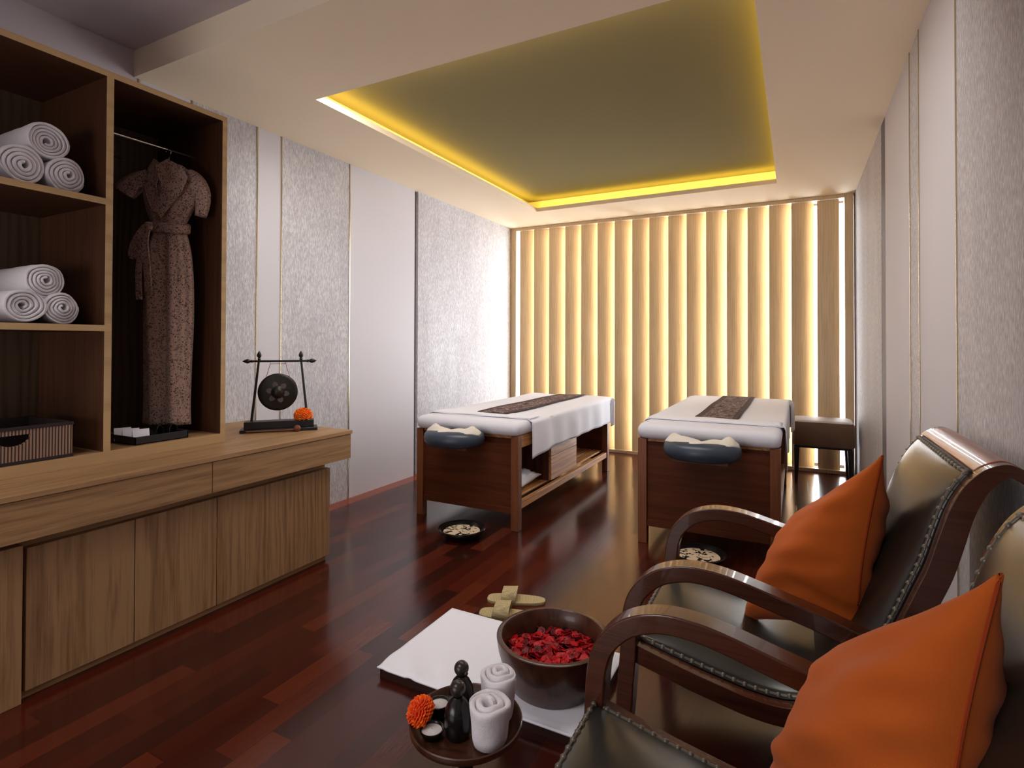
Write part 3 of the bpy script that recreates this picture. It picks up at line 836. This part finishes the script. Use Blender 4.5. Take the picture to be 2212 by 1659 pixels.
# pillow stored under the left table
def soft_box(name, mat, hx, hy, hz, loc, rz=0, pw=2.6):
    m = MB(); R = []
    for i in range(15):
        k = -1+2*i/14; ring = []
        s = (1-abs(k)**2.2)**.5 if abs(k) < 1 else 0
        for j in range(44):
            a = 2*pi*j/44; c, d = cos(a), sin(a)
            n = (abs(c)**4.5+abs(d)**4.5)**(-1/4.5)
            w = .90+.10*s if abs(k) < .999 else .9
            ring.append((hx*c*n*w if s > 0 else hx*c*n*.88, hy*d*n*w if s > 0 else hy*d*n*.88, hz*k))
        R.append(ring)
    m.rings(R); o = m.build(name, mat, smooth=80); o.location = loc; o.rotation_euler = (0, 0, rz); return o
def pillow_surface(c, thick, mat, name, n=26, seed=0, parent=None, sag=.6):
    """cushion between 4 corners (bilinear patch), bulging both ways, with pinched corners"""
    A, B, D, E = [Vector(p) for p in c]      # near-top, near-bottom, far-bottom, far-top
    nr = (B-A).cross(E-A).normalized()
    rnd = random.Random(seed); ph = [rnd.random()*6 for _ in range(8)]
    def pt(u, v, side):
        e = (1-abs(2*u-1)**2.4)*(1-abs(2*v-1)**2.4); e = max(e, 0)**.62
        pin = .05*(1-abs(2*v-1)**2)*(2*u-1)*abs(2*u-1)**3; pin2 = .05*(1-abs(2*u-1)**2)*(2*v-1)*abs(2*v-1)**3
        uu, vv = u-pin, v-pin2
        p = (A*(1-uu)+B*uu)*(1-vv)+(E*(1-uu)+D*uu)*vv
        wr = (.0045*sin(u*26+2.5*sin(v*4+ph[0])+ph[1])*(1-v)**1.2+.004*sin(u*41+5*v+ph[2])*(.2+abs(2*v-1)**2)+.004*sin(11*u-7*v+ph[3])+.0035*noise.noise(Vector((u*7+ph[4], v*3, 0)))*2.5)
        return tuple(p+nr*side*(thick*e+.004+wr*min(1, e*1.6)))
    m = MB(); S = {}
    vs = []; fs = []; w = n+1
    for s in (1, -1):
        o = len(vs)
        for i in range(w):
            for j in range(w): vs.append(pt(i/n, j/n, s))
        for i in range(n):
            for j in range(n): fs.append((o+i*w+j, o+(i+1)*w+j, o+(i+1)*w+j+1, o+i*w+j+1))
    bd = [(i, 0) for i in range(n)]+[(n, j) for j in range(n)]+[(i, n) for i in range(n, 0, -1)]+[(0, j) for j in range(n, 0, -1)]
    for k, (i, j) in enumerate(bd):
        i2, j2 = bd[(k+1) % len(bd)]
        a, b = i*w+j, i2*w+j2; fs.append((a, b, b+w*w, a+w*w))
    m.add(vs, fs); return m, [pt(i/n, j/n, 0) for i, j in bd]
m, _ = pillow_surface([(-1.78, 3.33, .315), (-1.69, 3.42, .25), (-1.72, 3.80, .25), (-1.98, 3.74, .26)], .05, None, '')
o = m.build('small_pillow', M['sheet_in'], origin=(-1.85, 3.5, .202), smooth=80)
tag(o, 'small white pillow on the shelf under left massage table', 'pillow')

# ---- leafy inlay bowls on the floor under the face cradles
for (x, y, lab) in ((-1.905, 2.975, 'black round bowl with pale leafy inlay on the floor before the left massage table'),
                    (-.495, 3.255, 'black round bowl with pale leafy inlay on the floor before the right massage table')):
    t = thing('floor_bowl', lab, 'bowl', (x, y, 0), 0, None)
    MB().lathe([(.075, 0), (.10, .004), (.138, .040), (.152, .062), (.150, .067), (.143, .066), (.126, .048), (.09, .030), (.001, .028)], (0, 0, 0), 48).build('bowl', M['blackgloss'], t, local=True, smooth=50)
    MB().lathe([(.118, .042), (.117, .0445), (.001, .046)], (0, 0, 0), 40, cap=False).build('inlay', M['leafy'], t, local=True)

# ---- padded stool by the window
def stool():
    x0, x1, y0, y1 = -.03, .452, 5.56, 5.98
    t = thing('stool', 'square padded brown stool with dark legs in front of the right louvres', 'stool', ((x0+x1)/2, (y0+y1)/2, 0))
    R = []
    for z, i in ((.335, .006), (.345, 0), (.53, 0), (.548, .006), (.556, .03), (.560, .06)):
        R.append(rrect(x0+i, x1-i, y0+i, y1-i, .03, z))
    MB().rings(R).build('seat', M['velvet'], t, smooth=50)
    MB().box(x0+.02, x1-.02, y0+.02, y1-.02, .315, .334).build('frame', M['black'], t, smooth=0)
    for sx in (0, 1):
        for sy in (0, 1):
            x = x0+.012 if not sx else x1-.012; y = y0+.012 if not sy else y1-.012; dx = .045*(1 if not sx else -1); dy = .045*(1 if not sy else -1)
            m = MB(); m.rings([[(x, y, .314), (x+dx, y, .314), (x+dx, y+dy, .314), (x, y+dy, .314)],
                               [(x+dx*.1, y+dy*.1, 0), (x+dx*.65, y+dy*.1, 0), (x+dx*.65, y+dy*.65, 0), (x+dx*.1, y+dy*.65, 0)]])
            m.build('leg', M['black'], t, bevel=.002, smooth=0)
stool()

# ================================================================= armchairs along the right wall
PROF = [(-.458, .356), (-.43, .346), (-.356, .328), (-.27, .308), (-.184, .292), (-.113, .281), (-.045, .279), (.01, .291), (.07, .324),
        (.13, .385), (.18, .465), (.222, .56), (.255, .645), (.28, .711), (.302, .79), (.322, .855), (.345, .905), (.368, .938), (.394, .961),
        (.428, .974), (.455, .966), (.478, .948)]
W = .68
def chair(y0, label):
    t = thing('armchair', label, 'armchair', (0, y0, 0))
    pr = smoothpts([(x, z) for x, z in PROF], 4); pr = [(p[0], p[1]) for p in pr]
    kw = dict(local=True)
    n = len(pr)
    # side frames: curved rail running into the raked back
    for ya, yb in ((.014, .050), (W-.050, W-.014)):
        th = [.052 if x < .30 else .052-.026*min(1, max(0, (x-.30)/.16)) for x, z in pr]
        MB().band(pr, th, ya, yb).build('side_frame', M['walnut'], t, bevel=.003, smooth=40, **kw)
    # arm bending down into the front leg
    arm = [(-.505, 0), (-.490, .127), (-.482, .225), (-.474, .318), (-.470, .40), (-.462, .46), (-.443, .511), (-.404, .558), (-.361, .588), (-.308, .607), (-.257, .6135), (-.195, .610), (-.136, .599), (-.023, .570), (.062, .548), (.15, .520), (.232, .488)]
    ap = [(p[0], p[1]) for p in smoothpts(arm, 5)]
    ta = [.050+(-.004)*min(1, i/(len(ap)*.6)) for i in range(len(ap))]
    for ya, yb in ((0, .062), (W-.062, W)):
        MB().band(ap, ta, ya, yb).build('armrest', M['walnut'], t, bevel=.004, smooth=40, **kw)
    for ya, yb in ((.012, .052), (W-.052, W-.012)):
        lp = [(.06, .29), (.11, .20), (.17, .10), (.235, 0)]
        MB().band([tuple(p) for p in smoothpts(lp, 4)], -.045, ya, yb).build('leg', M['walnut'], t, bevel=.003, smooth=40, **kw)
    # cross rails
    MB().box(-.452, -.425, .05, W-.05, .275, .345).build('front_rail', M['walnut'], t, bevel=.003, smooth=0, **kw)
    MB().box(.16, .185, .05, W-.05, .36, .42).build('rear_rail', M['walnut'], t, bevel=.003, smooth=0, **kw)
    # broad scrolled top rail
    k0 = next(i for i, p in enumerate(pr) if p[0] > .372)
    top = pr[k0:]
    MB().band([(x-.001, z+.002) for x, z in top], .028, .048, W-.048).build('top_rail', M['walnut_top'], t, bevel=.004, smooth=50, **kw)
    # leather: seat and back
    def leather(i0, i1, bulge, name, front=False, ptop=2.2):
        seg = pr[i0:i1]; q = len(seg)-1; ny = 28; y_a, y_b = .051, W-.051
        cum = [0]
        for a, b in zip(seg, seg[1:]): cum.append(cum[-1]+math.dist(a, b))
        def surf(u, v):
            s = u*cum[-1]; j = max(0, min(q-1, next((k for k in range(q) if cum[k+1] >= s), q-1)))
            f = (s-cum[j])/max(1e-6, cum[j+1]-cum[j]); a, b = seg[j], seg[j+1]
            x = a[0]+(b[0]-a[0])*f; z = a[1]+(b[1]-a[1])*f
            jj = max(0, j-2); kk = min(q, j+3); d = Vector((seg[kk][0]-seg[jj][0], seg[kk][1]-seg[jj][1])).normalized()
            nx, nz = -d.y, d.x
            e = (1-abs(2*v-1)**2.6)**.8*(1-abs(2*u-1)**(ptop*1.6))**.75 if 0 < u < 1 and 0 < v < 1 else 0
            return (x+nx*(.004+bulge*e), y_a+(y_b-y_a)*v, z+nz*(.004+bulge*e))
        m = MB(); m.grid(surf, 44, ny)
        o = m.build(name, M['leather'], t, smooth=180, **kw)
        md = o.modifiers.new('solid', 'SOLIDIFY'); md.thickness = .012; md.offset = -1
        return surf
    ks = next(i for i, p in enumerate(pr) if p[0] > .06)
    s1 = leather(1, ks+3, .046, 'seat')
    s2 = leather(ks-4, k0+1, .046, 'backrest')
    # edging with nail heads: a flat welt and small studs, one mesh per cushion
    for nm, s in (('seat', s1), ('backrest', s2)):
        m = MB()
        def edge(pts):
            m.tube([tuple(Vector(p)) for p in pts], .004, 6)
            acc = 0
            for a, b in zip(pts, pts[1:]):
                acc += (Vector(b)-Vector(a)).length
                if acc > .021:
                    acc = 0
                    m.lathe([(.0082, -.001), (.0072, .003), (.003, .0064), (.0001, .007)], b, 8)
        i_ = .010
        for v in (i_, 1-i_): edge([s(u/60, v) for u in range(1, 60)])
        if nm == 'backrest':
            edge([s(.985, v/40) for v in range(1, 40)])
        else: edge([s(.012, v/40) for v in range(1, 40)])
        m.build('nail_edging', M['stud'], t, smooth=60, **kw)['kind'] = 'stuff'
    return t
M['walnut_top'] = wood('chair_top_rail_wood', L(92, 44, 24), L(150, 84, 48), 'y', .28, 1.2, .5, .35)
c1 = chair(1.62, 'dark leather armchair farther from the camera, near the stool and tables')
c2 = dup(c1, (0, .688, 0))
c2['label'] = 'dark leather armchair in the right foreground, mostly hidden by its orange cushion'

def cushion(P, th, lab, seed):
    """P: near-top, near-bottom, far-bottom, far-top corners"""
    m, edge = pillow_surface(P, th, None, '', 40, seed)
    o = m.build('cushion', M['orange'], origin=P[2], smooth=80)
    MB().tube(edge, .0032, 6, closed=True).build('seam', M['orange_seam'], o)
    return tag(o, lab, 'cushion', 'orange linen cushions on the armchairs')
cushion([(.207, 1.775, .948), (.150, 1.815, .430), (-.165, 2.02, .312), (.028, 2.13, .675)], .105,
        'orange linen cushion leaning in the farther armchair', 5)
cushion([(.230, .905, .958), (.172, .930, .462), (-.050, 1.20, .365), (.100, 1.265, .665)], .092,
        'large orange linen cushion in the bottom right corner foreground', 9)

# ================================================================= foot bath on the floor
def footbath():
    x0, x1, y0, y1 = -1.395, -.60, 1.60, 2.10
    b = MB().rings([rrect(x0, x1, y0, y1, .02, 0), rrect(x0, x1, y0, y1, .02, .030)]).build('foot_board', M['darkboard'], origin=(x0, y0, 0), smooth=30)
    tag(b, 'dark wooden floor board lying under the white cloth and foot bowl', 'board')
    def f(u, v):
        x = x0-.004+(x1-x0+.008)*u; y = y0-.006+(y1-y0+.012)*v
        e = min(u*(x1-x0), (1-u)*(x1-x0), v*(y1-y0), (1-v)*(y1-y0))
        amp = max(0, 1-v/.35)
        z = .036+.0016*sin(x*23+y*9)+amp*max(0, .55-u)*.018*(sin(x*38+y*22+1)+.6*sin(x*61-y*30))
        if e < .02: z -= (.02-e)*.35
        # slight shift at the wrinkled corner
        return (x+amp*.006*sin(y*40), y, max(z, .0335))
    c = MB().grid(f, 80, 60).build('floor_cloth', M['sheet'], origin=(x0, y0, .031), solid=.005, smooth=80)
    tag(c, 'wrinkled white cloth spread on the board beneath the foot bowl', 'cloth')
    cx, cy, zb = -.775, 1.815, .041
    t = thing('foot_bowl', 'large round dark wooden foot bath bowl filled with red petals', 'bowl', (cx, cy, zb))
    MB().lathe([(.150, 0), (.155, .004), (.178, .06), (.195, .12), (.201, .160), (.201, .166), (.197, .169), (.184, .169), (.180, .165), (.172, .12), (.150, .04), (.10, .022), (.001, .020)], (0, 0, 0), 72).build('bowl', M['bowlwood'], t, local=True, smooth=40)
    w = MB().lathe([(.1665, .094), (.001, .0945)], (0, 0, 0), 48, cap=False).build('water', M['water'], smooth=0)
    w.location = (cx, cy, zb); tag(w, 'dark water filling the wooden foot bowl under the petals', 'water', None, 'stuff')
    rnd = random.Random(4); m = MB()
    for i in range(460):
        r = .158*math.sqrt(rnd.random()); a = rnd.random()*6.28
        px, py = r*cos(a), r*sin(a)
        # denser on the near right side
        if (px*.5-py*.6) < -.095 and rnd.random() < .7: continue
        s = rnd.uniform(.011, .021); m.cur = rnd.choice([0, 0, 1, 1, 1, 2, 3])
        mt = Matrix.Translation((px, py, .097+rnd.random()*.012)) @ Matrix.Rotation(rnd.random()*6.28, 4, 'Z') @ Matrix.Rotation(rnd.uniform(-.6, .6), 4, 'X') @ Matrix.Rotation(rnd.uniform(-.5, .5), 4, 'Y')
        vs = [mt @ Vector((0, 0, .002))]; K = 9; cup = rnd.uniform(.15, .5)
        for q in (.55, 1):
            for k in range(K):
                an = 2*pi*k/K; rr = s*q*(1+.18*cos(an)+.07*sin(3*an+i))
                vs.append(mt @ Vector((rr*cos(an), rr*sin(an)*.85, s*cup*q*q)))
        fs = [(0, 1+k, 1+(k+1) % K) for k in range(K)]+[(1+k, 1+K+k, 1+K+(k+1) % K, 1+(k+1) % K) for k in range(K)]
        m.add([tuple(v) for v in vs], fs)
    p = m.build('rose_petals', [M['petal%d' % k] for k in range(4)], smooth=80, solid=.0008)
    p.location = (cx, cy, zb); tag(p, 'red rose petals floating in the wooden foot bowl', 'petals', None, 'stuff')
footbath()

# ---- woven slippers beyond the bowl
def slipper(loc, rz, label):
    t = thing('woven_slipper', label, 'slipper', loc, rz, 'woven straw slippers beside the bowl')
    out = []
    for k in range(36):
        a = 2*pi*k/36; x = .140*cos(a); w = .047+.006*(-cos(a)); y = w*sin(a)
        x = .140*abs(cos(a))**.75*(1 if cos(a) > 0 else -1); y = (abs(sin(a))**.62)*(1 if sin(a) > 0 else -1)*(.047-.007*cos(a))
        out.append((x, y))
    m = MB(); m.rings([[(x, y, 0) for x, y in out], [(x*1.01, y*1.02, .006) for x, y in out], [(x, y, .012) for x, y in out]])
    m.build('sole', M['straw'], t, local=True, smooth=30)
    N = 16; R = []
    for k in range(N+1):
        a = pi*k/N; y = .052*cos(a); z = .006+.058*sin(a)**.8
        R.append([(-.075+.012*sin(a), y, z), (.000+.008*sin(a), y*1.0, z+.004), (.000+.008*sin(a), y*.95, z+.0015), (-.075+.012*sin(a), y*.95, z-.0025)])
    m = MB(); m.rings(R); m.build('strap', M['straw'], t, local=True, smooth=50)
slipper((-1.205, 2.372, 0), .36, 'woven straw slipper lying fully visible beyond the foot bowl')
slipper((-1.165, 2.225, 0), .30, 'woven straw slipper half hidden behind the foot bowl rim')

# ---- round pedestal tray with bottles, dishes and towels
def spa_tray():
    cx, cy, z = -.792, 1.262, .215
    t = thing('pedestal_tray', 'round dark wooden tray on a pedestal in the foreground', 'tray', (cx, cy, 0))
    MB().lathe([(.10, 0), (.102, .008), (.06, .022), (.022, .04), (.018, .12), (.024, .17), (.05, .198), (.06, .203)], (0, 0, 0), 36).build('pedestal', M['blackgloss'], t, local=True, smooth=50)
    MB().lathe([(.055, .2035), (.125, .2045), (.150, .222), (.152, .238), (.149, .240), (.145, .237), (.140, .222), (.120, .213), (.001, .212)], (0, 0, 0), 64).build('dish', M['bowlwood'], t, local=True, smooth=50)
    zt = z+.0
    # bottles
    for (x, y, s, lab, ears) in ((-.835, 1.305, 1.0, 'dark oil bottle with eared stopper at the back of the tray', True),
                                 (-.795, 1.225, 1.0, 'dark oil bottle with round stopper in front, beside the white towels', False)):
        b = thing('oil_bottle', lab, 'bottle', (x, y, zt-.002), 0, 'dark oil bottles on the pedestal tray')
        MB().lathe([(.028*s, 0), (.031*s, .004), (.035*s, .03*s), (.0355*s, .055*s), (.032*s, .075*s), (.023*s, .092*s), (.015*s, .101*s), (.0135*s, .104*s), (.001, .104*s)], (0, 0, 0), 32).build('body', M['blackgloss'], b, local=True, smooth=50)
        m = MB(); r = .0205*s
        m.lathe([(.010*s, .1045*s), (.012*s, .107*s)]+[(max(.0005, r*sin(a)), .124*s-r*cos(a)*.98) for a in [.62+(pi-.62)*k/12 for k in range(13)]], (0, 0, 0), 28)
        if ears:
            for sx in (-1, 1): m.lathe([(.001, -.006), (.005, -.003), (.006, 0), (.005, .004), (.001, .006)], (sx*r*.93, -sx*.006, .117*s), 12)
        m.build('stopper', M['ceramic'], b, local=True, smooth=60)
    # two small black dishes of white scrub
    for (x, y, r, h, lab) in ((-.880, 1.262, .030, .040, 'small black dish of white scrub behind the marigold'),
                              (-.853, 1.190, .032, .022, 'small low black dish of white scrub below the marigold')):
        d = thing('scrub_dish', lab, 'dish', (x, y, zt-.001), 0, 'scrub dishes on the pedestal tray')
        MB().lathe([(r*.6, 0), (r*.7, .002), (r, h-.004), (r, h), (r-.003, h), (r*.86, h-.006), (r*.5, h*.35), (.001, h*.33)], (0, 0, 0), 30).build('dish', M['blackgloss'], d, local=True, smooth=50)
        MB().lathe([(r*.84, h-.0065), (r*.5, h-.004), (.001, h-.0015)], (0, 0, 0), 24, cap=False).build('scrub', M['scrub'], d, local=True)
    marigold('marigold', .036, (-.897, 1.200, zt+.045), 'orange marigold head on the pedestal tray in the foreground', tilt=(.5, -.5), seed=11)
    # upright rolled towels
    for (x, y, r, h, rz, lab, sd) in ((-.737, 1.346, .051, .114, .8, 'white rolled towel standing on the pedestal tray, farther from the camera', 21),
                                      (-.712, 1.240, .058, .104, 2.2, 'white rolled towel standing on the pedestal tray, nearest the camera', 25)):
        m = towel_mb(r, h, sd, 2.6)
        m.xf(Matrix.Rotation(rz, 4, 'Z') @ Matrix.Translation((0, 0, h)) @ Matrix.Rotation(-pi/2, 4, 'Y'))
        # soft outer flare
        tpr = lambda q: .78+.25*min(1, max(0, q/h))**.6
        m.v = [(vx*(1+.04*sin(3*math.atan2(vy, vx)+sd))*tpr(vz), vy*(1+.04*sin(2*math.atan2(vy, vx)+sd))*tpr(vz), max(vz, 0)) for vx, vy, vz in m.v]
        o = m.build('rolled_towel', M['terry'], smooth=60, bevel=.0)
        o.location = (x, y, zt+.002)
        tag(o, lab, 'towel', 'white rolled towels on the pedestal tray')
spa_tray()

# ================================================================= light, world, camera
def area(name, loc, rot, sx, sy, energy, col=(1, 1, 1), spread=None):
    l = bpy.data.lights.new(name, 'AREA'); l.shape = 'RECTANGLE'; l.size = sx; l.size_y = sy; l.energy = energy; l.color = col
    if spread: l.spread = spread
    o = bpy.data.objects.new(name, l); C.objects.link(o); o.location = loc; o.rotation_euler = rot; return o
# daylight outside the window
area('window_daylight', (-1.34, BY+1.0, 1.5), (radians(90), 0, pi), 5.4, 3.4, 560, (.92, .96, 1), radians(125))
# added fill light under the ceiling behind the camera, no real fixture
area('ceiling_fill', (-1.6, -.5, 2.82), (0, 0, 0), 1.4, 1.0, 17, (1, .96, .95), radians(130))
# fill light added before the back wall, tilted a little upward
area('rear_fill', (-1.9, FY+.3, .9), (radians(112), 0, radians(-8)), 2.2, 1.4, 26, (1, .96, .95))
# unseen fill light added in the coffer just behind its front edge
area('coffer_fill', (-1.3, 2.38, 2.845), (0, 0, 0), 2.1, .16, 27, (1, .95, .90))
w = bpy.data.worlds.new('World'); bpy.context.scene.world = w; w.use_nodes = True
w.node_tree.nodes['Background'].inputs[0].default_value = (.86, .93, 1, 1)
w.node_tree.nodes['Background'].inputs[1].default_value = 3.0

cam = bpy.data.cameras.new('Camera'); co = bpy.data.objects.new('Camera', cam); C.objects.link(co)
R_ = [[0.88736283, 0.46106359, 0.00275102], [-0.00242876, 0.01064072, -0.99994044], [-0.4610654, 0.8873033, 0.01056199]]
X_, U_, B_ = Vector(R_[0]), -Vector(R_[1]), -Vector(R_[2])
mm = Matrix((X_, U_, B_)).transposed().to_4x4(); mm.translation = (0, 0, 1.25)
co.matrix_world = mm
cam.sensor_fit = 'HORIZONTAL'; cam.sensor_width = 36; cam.lens = 1180.72/2212*36
cam.shift_x = 0; cam.shift_y = (727.9-829.5)/2212; cam.clip_start = .02
sc = bpy.context.scene; sc.camera = co
sc.view_settings.view_transform = 'Standard'; sc.view_settings.look = 'None'
sc.view_settings.gamma = 1; sc.view_settings.use_curve_mapping = False; sc.view_settings.exposure = .55
try:
    sc.cycles.use_denoising = True; sc.cycles.denoiser = 'OPENIMAGEDENOISE'
    sc.cycles.max_bounces = 10; sc.cycles.diffuse_bounces = 6; sc.cycles.glossy_bounces = 4; sc.cycles.transparent_max_bounces = 8
    sc.cycles.sample_clamp_indirect = 6; sc.cycles.caustics_reflective = False; sc.cycles.caustics_refractive = False
except Exception: pass
